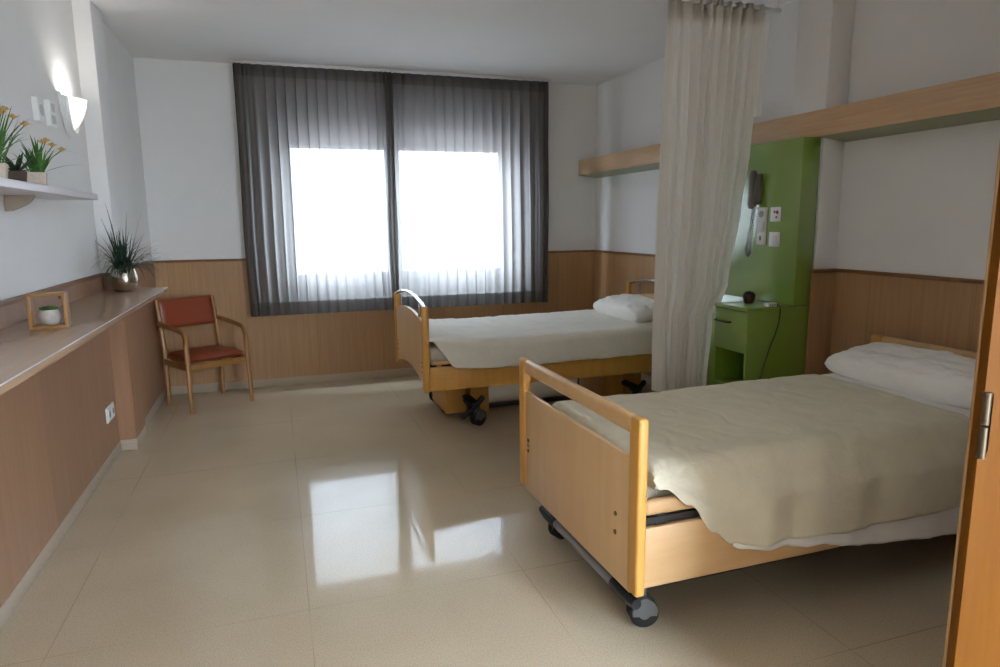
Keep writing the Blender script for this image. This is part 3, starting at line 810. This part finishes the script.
def pillow(hx, hy, th, seed, nx=60, ny=44, droop=0):
    """pillow lying flat: hx half depth, hy half length"""
    m = MB(); tops = []; bots = []
    for j in range(ny+1):
        v = -1+2*j/ny; ra, rb = [], []
        for i in range(nx+1):
            u = -1+2*i/nx
            e = (max(0, 1-abs(u)**2.8)*max(0, 1-abs(v)**3.6))**.42
            # outline pulls in between the corners
            cr = 1-.13*(u*v)**4; px = hx*u*(1-.05*(1-v*v)*abs(u)**3)*cr; py = hy*v*(1-.04*(1-u*u)*abs(v)**3)*(1-.06*(u*v)**4)
            w = .014*nz(u*2.2, v*3.2, seed)+.009*nz(u*5, v*7+u*2, seed+1)-.012*max(0, .13-abs(nz(u*2.4+v, v*3.4, seed+6)))/.13
            ra.append((px, py, th*(.40+.60*e)+w*e)); rb.append((px, py, th*.40-th*.40*min(1, e*1.5)))
        tops.append(ra); bots.append(rb)
    m.grid(tops).grid(bots)
    bmesh.ops.remove_doubles(m.bm, verts=m.bm.verts, dist=.0006)
    return m

# ---- near bed (gap under a straight top rail)
BA = (1.084, 2.398)
A = thing('hospital_bed', 'nearer beech hospital bed with a straight top rail and an open gap in its footboard', 'bed', (BA[0], BA[1], 0), rad(.6), 'hospital beds')
HWY = .557
def board(root, x, name, zt, zp, zb_post, zb_panel, bolts, HWY=HWY, yc=0):
    m = MB()
    m.box((x+.010, -HWY+.06, zb_panel), (x+.029, HWY-.06, zp), .003)
    fb = m.build(name, M['bedwoodv'], root)
    for s_ in (-1, 1):
        MB().box((x, s_*(HWY-.033)-.033, zb_post), (x+.038, s_*(HWY-.033)+.033, zt), .010, 3).build('post', M['bedpost'], fb)
    MB().box((x-.001, -HWY+.0665, zt-.066), (x+.039, HWY-.0665, zt+.001), .018, 4).build('top_rail', M['bedwood'], fb)
    if bolts:
        for y, z in ((-HWY+.165, .470), (-HWY+.165, .400), (HWY-.10, .475), (HWY-.10, .425)):
            MB().lathe((x+.0065, y, z), [(.0085, 0), (.0085, .004)], 14, 'X').build('bolt', M['brass'], fb)
        MB().box((x+.0065, HWY-.112, .443), (x+.010, HWY-.088, .458), .001).build('maker_plate', M['greyplastic'], fb)
    for c_ in [fb]+list(fb.children):
        for v in c_.data.vertices: v.co.y += yc
    return fb
board(A, 0, 'footboard', .862, .708, .232, .218, True)
board(A, 2.06, 'headboard', .862, .700, .218, .203, False, .49, -.065)
for s_ in (-1, 1):
    MB().box((.041, s_*(HWY-.028)-.011, .252), (2.057, s_*(HWY-.028)+.008, .470), .003).build('side_panel', M['bedwood'], A)
    g = MB().box((.055, s_*(HWY-.056)-.018, .500), (2.05, s_*(HWY-.056)+.018, .556), .016, 4).build('guard_rail', M['bedwood'], A)
    MB().box((.043, s_*(HWY-.056)-.019, .497), (.056, s_*(HWY-.056)+.019, .559), .006).build('end_cap', M['greyplastic'], g)
    m = MB()
    for x in (.10, 1.05, 1.98): m.box((x, s_*(HWY-.045)-.004, .30), (x+.035, s_*(HWY-.045)+.004, .505))
    m.box((.06, s_*(HWY-.045)-.006, .474), (2.04, s_*(HWY-.045)+.006, .496))
    m.build('rail_track', M['darkmetal'], A)
m = MB()
m.box((.06, -.44, .43), (2.04, -.40, .47)).box((.06, .40, .43), (2.04, .44, .47))
for k in range(14): m.box((.10+k*.142, -.46, .472), (.18+k*.142, .46, .484), .002)
m.build('slatted_base', M['darkmetal'], A)
m = MB()
m.box((.16, -.30, .085), (1.96, -.25, .135)).box((.16, .25, .085), (1.96, .30, .135))
for x in (.12, 1.93): m.box((x-.03, -.36, .155), (x+.03, .36, .185))
m.box((.12, -.3, .135), (.17, .3, .156)).box((1.90, -.3, .135), (1.95, .3, .156))
for s_ in (-1, 1):
    m.tube([(.30, s_*.22, .14), (1.05, s_*.22, .43)], .022, 8); m.tube([(1.80, s_*.22, .14), (1.05, s_*.19, .43)], .022, 8)
m.build('lift_frame', M['darkmetal'], A)
MB().box((.75, -.12, .19), (1.30, .12, .30), .01).build('lift_motor', M['black'], A)
for x in (.142, 1.93):
    bar = MB().tube([(x-.066, -.30, .125), (x-.066, .30, .125)], .021, 14).build('brake_bar', M['greytube'], A)
    for s_ in (-1, 1):
        MB().tube([(x-.066, s_*.27, .125), (x-.066, s_*.30, .125), (x-.066, s_*.375, .125), (x-.066, s_*.44, .128)], [.023, .026, .026, .020], 12).build('pedal', M['black'], bar)
        castor(A, x, s_*.375, .056, -.25 if s_ < 0 else .3)

mt = tag(None or MB().box((.068, -.452, .4845), (2.055, .372, .640), .04, 4).build('mattress', M['mattress']), 'mattress of the nearer bed, mostly hidden under the cream bedspread', 'mattress', 'mattresses')
mt.parent = None; mt.location = (BA[0], BA[1], 0); mt.rotation_euler = (0, 0, rad(.6))

def topA(x, y):
    u = (x-1.14)/1.6
    return .671+.012*u+.010*math.exp(-((y-2.4)/.35)**2)
LA = [(1.14, .08), (1.22, .10), (1.30, .16), (1.40, .275), (1.48, .335), (1.62, .362), (2.2, .368), (2.8, .370)]
m = cloth('bedspread', 1.222, 2.70, 1.955, 2.77, topA, lambda x: lerp_tab(LA, x)+.004*sin(7*x), .18, .10, M['spread'], r=.038, amp=.014, seed=2.3, gather=(1.22, 1.85, .62, .30, .009), fold_f=13, topamp=.006, diag=.35, flare=.070)
sa = m.build('bedspread', M['spread'], None, angle=180, solid=.003)
tag(sa, 'cream bedspread draped over the nearer bed, bunched at its foot corner', 'bedspread', 'bedspreads')
LS = [(1.3, .12), (1.42, .26), (1.52, .352), (1.70, .385), (1.85, .405), (2.2, .450), (2.7, .495), (3.1, .50)]
m = cloth('bed_sheet', 1.30, 3.09, 1.962, 2.762, lambda x, y: topA(x, y)-.007, lambda x: lerp_tab(LS, x)+.004*sin(9*x+1), .28, .0, M['sheet'], r=.036, amp=.014, seed=2.3, foot=False, fold_f=13, topamp=.005, diag=.35, flare=.066)
ss = m.build('bed_sheet', M['sheet'], None, angle=180, solid=.002)
tag(ss, 'white sheet of the nearer bed, showing below the bedspread hem and before the pillow', 'sheet')
pa = pillow(.20, .455, .15, 4).build('pillow', M['pillow'], None, angle=180)
pa.location = (2.955, 2.36, topA(2.9, 2.4)+.006); pa.rotation_euler = (0, rad(-8), rad(1))
tag(pa, 'long white pillow at the head of the nearer bed, against the headboard', 'pillow', 'pillows')

# ---- far bed (arched footboard with a chrome handle)
BB = (.93, 5.035)
B = thing('hospital_bed', 'farther wooden hospital bed with an arched footboard and chrome handle by the window', 'bed', (BB[0], BB[1], 0), 0, 'hospital beds')
HB = .578
def board_arch(root, x, name):
    n = 18
    ys = [-HB+.03+(2*HB-.06)*k/n for k in range(n+1)]
    arch = lambda y: max(0, 1-(y/(HB-.03))**2)
    topz = [(y, .805+.062*arch(y)) for y in ys]
    botz = [(y, .355+.075*arch(y)) for y in ys]
    m = MB(); m.prism(topz+botz[::-1], 'X', x+.008, x+.030, .003)
    fb = m.build(name, M['bedwoodv'], root)
    for s_ in (-1, 1):
        y = s_*(HB-.026)
        MB().tube([(x+.02, y, .325), (x+.02, y, .332), (x+.02, y, .345), (x+.02, y, .915), (x+.02, y, .932), (x+.02, y, .938)], [.014, .021, .026, .026, .022, .016], 18, flat=(.85, 1)).build('post', M['bedpost'], fb)
    pts = [(x+.02, y, .925+.062*arch(y)) for y in [(-HB+.03)+(2*HB-.06)*k/24 for k in range(25)]]
    h = MB().tube(pts, .013, 12).build('handle', M['chrome'], fb)
    for y in (-.36, .36): MB().cyl((x+.02, y, .805+.062*arch(y)-.01), (x+.02, y, .925+.062*arch(y)), .008, 10).build('handle_support', M['chrome'], fb)
    for y in (-HB+.10, HB-.075):
        for z in (.46, .50, .53):
            MB().lathe((x+.0045, y, z), [(.007, 0), (.007, .004)], 12, 'X').build('bolt', M['brass'], fb)
    return fb
board_arch(B, 0, 'footboard'); board_arch(B, 2.205, 'headboard')
for s_ in (-1, 1):
    MB().box((.043, s_*(HB-.03)-.012, .335), (2.203, s_*(HB-.03)+.012, .505), .003).build('side_panel', M['bedpost'], B)
    m = MB()
    m.box((.06, s_*(HB-.05)-.012, .515), (2.18, s_*(HB-.05)+.012, .545), .008, 3)
    for x in (.10, 1.05, 2.10): m.box((x, s_*(HB-.052)-.004, .40), (x+.035, s_*(HB-.052)+.004, .52))
    m.build('guard_rail', M['bedwood'], B)
m = MB()
m.box((.06, -.46, .46), (2.18, -.42, .50)).box((.06, .42, .46), (2.18, .46, .50))
for k in range(14): m.box((.12+k*.148, -.48, .502), (.20+k*.148, .48, .514), .002)
m.build('slatted_base', M['darkmetal'], B)
for x0, x1, yn in ((.255, .425, -.13), (.445, .60, -.16), (1.62, 1.79, -.16), (1.81, 1.98, -.13)):
    MB().box((x0, yn, .03), (x1, .36, .455), .012, 3).build('pedestal', M['bedpost'], B)
m = MB(); m.box((.27, .02, .004), (1.97, .09, .0295), .004)
for x in (.42, 1.80): m.box((x-.03, -.40, .145), (x+.03, -.12, .175), .004).box((x-.03, .355, .145), (x+.03, .40, .175), .004)
m.build('base_frame', M['darkmetal'], B)
for x in (.42, 1.80):
    for s_ in (-1, 1):
        w = castor(B, x+(0.02 if s_ < 0 else -.12), s_*.385, .062, .5)
for x in (.40, 1.78):
    m = MB(); m.tube([(x-.09, -.41, .075), (x-.02, -.385, .115), (x+.07, -.375, .195), (x+.085, -.37, .215)], [.02, .022, .022, .018], 10)
    m.tube([(x-.06, -.36, .20), (x-.01, -.365, .14), (x+.02, -.37, .10)], .016, 10)
    m.build('pedal', M['black'], B)
mb = tag(MB().box((.05, -.505, .5155), (2.195, .505, .655), .04, 4).build('mattress', M['mattress'], None, loc=(BB[0], BB[1], 0)), 'mattress of the farther bed, mostly hidden under the pale bedspread', 'mattress', 'mattresses')
def topB(x, y):
    return .683+.030*math.exp(-((x-1.0)/.22)**2)+.012*math.exp(-((x-2.7)/.6)**2)+.008*math.exp(-((y-5.0)/.4)**2)
LB = [(.99, .03), (1.0, .05), (1.13, .225), (1.15, .235), (1.9, .235), (2.5, .24), (3.1, .25)]
m = cloth('bedspread', 1.0, 3.095, 4.50, 5.56, topB, lambda x: lin_tab(LB, x), .10, .05, M['palespread'], r=.05, amp=.010, seed=7.1, fold_f=6, topamp=.006)
sb = m.build('bedspread', M['palespread'], None, angle=180, solid=.003)
tag(sb, 'pale bedspread hanging straight over the side of the farther bed by the window', 'bedspread', 'bedspreads')
pb = pillow(.20, .44, .155, 11).build('pillow', M['pillow'], None, angle=180)
pb.location = (2.875, 5.03, topB(2.9, 5)+.003); pb.rotation_euler = (0, rad(-7), rad(-2))
tag(pb, 'white pillow at the head of the farther bed, next to the cream curtain', 'pillow', 'pillows')

# ------------------------------------------------------------------ light
w = bpy.data.worlds.new('daylight'); sc.world = w; w.use_nodes = True
bg = w.node_tree.nodes['Background']
nt = w.node_tree
tc = nt.nodes.new('ShaderNodeTexCoord'); sx = nt.nodes.new('ShaderNodeSeparateXYZ'); nt.links.new(tc.outputs['Generated'], sx.inputs[0])
rp = nt.nodes.new('ShaderNodeValToRGB'); mr = N(nt, 'ShaderNodeMapRange'); nt.links.new(sx.outputs[2], mr.inputs[0]); mr.inputs[1].default_value = -1
nt.links.new(mr.outputs[0], rp.inputs[0])
e = rp.color_ramp.elements; e[0].position = .44; e[0].color = (.22, .245, .29, 1); e[1].position = .56; e[1].color = (.70, .83, 1.0, 1)
nt.links.new(rp.outputs[0], bg.inputs[0]); bg.inputs[1].default_value = 20.0
def area(name, loc, rot, sx, sy, power, col=(1, 1, 1), portal=False):
    L = bpy.data.lights.new(name, 'AREA'); L.shape = 'RECTANGLE'; L.size = sx; L.size_y = sy; L.energy = power; L.color = col
    if portal: L.cycles.is_portal = True
    o = bpy.data.objects.new(name, L); COL.objects.link(o); o.location = loc; o.rotation_euler = rot
    return o
area('window_daylight', ((WX0+WX1)/2, 6.74, (WZ0+WZ1)/2), (rad(-90), 0, 0), WX1-WX0, WZ1-WZ0, 1, portal=True)
area('corridor_lamp', (0, -2.0, 2.55), (0, 0, 0), 1.2, 1.2, 32, (1, .96, .89))
pl = bpy.data.lights.new('sconce_bulb', 'POINT'); pl.energy = 5; pl.color = (1, .97, .93); pl.shadow_soft_size = .03
o = bpy.data.objects.new('sconce_bulb', pl); COL.objects.link(o); o.location = (XL+.07, 4.55, 2.175)

# ------------------------------------------------------------------ camera
def R3(p, y, r):
    p, y, r = rad(p), rad(y), rad(r)
    f = Vector((sin(y)*cos(p), cos(y)*cos(p), -sin(p))); rt = Vector((cos(y), -sin(y), 0)); up = rt.cross(f)
    return rt*cos(r)+up*sin(r), -rt*sin(r)+up*cos(r), f
rt, up, fw = R3(9.421, 18.437, -.584)
cam = bpy.data.cameras.new('camera'); cam.sensor_width = 36; cam.sensor_fit = 'HORIZONTAL'; cam.lens = 667.2/1000*36
co = bpy.data.objects.new('camera', cam); COL.objects.link(co)
mw = Matrix.Identity(4)
for i in range(3): mw[i][0], mw[i][1], mw[i][2] = rt[i], up[i], -fw[i]
mw.translation = (0, 0, 1.5); co.matrix_world = mw
cam.clip_start = .05
sc.camera = co
sc.view_settings.view_transform = 'Standard'; sc.view_settings.look = 'None'; sc.view_settings.gamma = 1
sc.view_settings.use_curve_mapping = False
sc.view_settings.exposure = 1.08
sc.cycles.use_denoising = True
try: sc.cycles.denoiser = 'OPENIMAGEDENOISE'
except Exception: pass
sc.cycles.max_bounces = 14; sc.cycles.diffuse_bounces = 8; sc.cycles.transparent_max_bounces = 24; sc.cycles.transmission_bounces = 8
sc.cycles.sample_clamp_indirect = 12
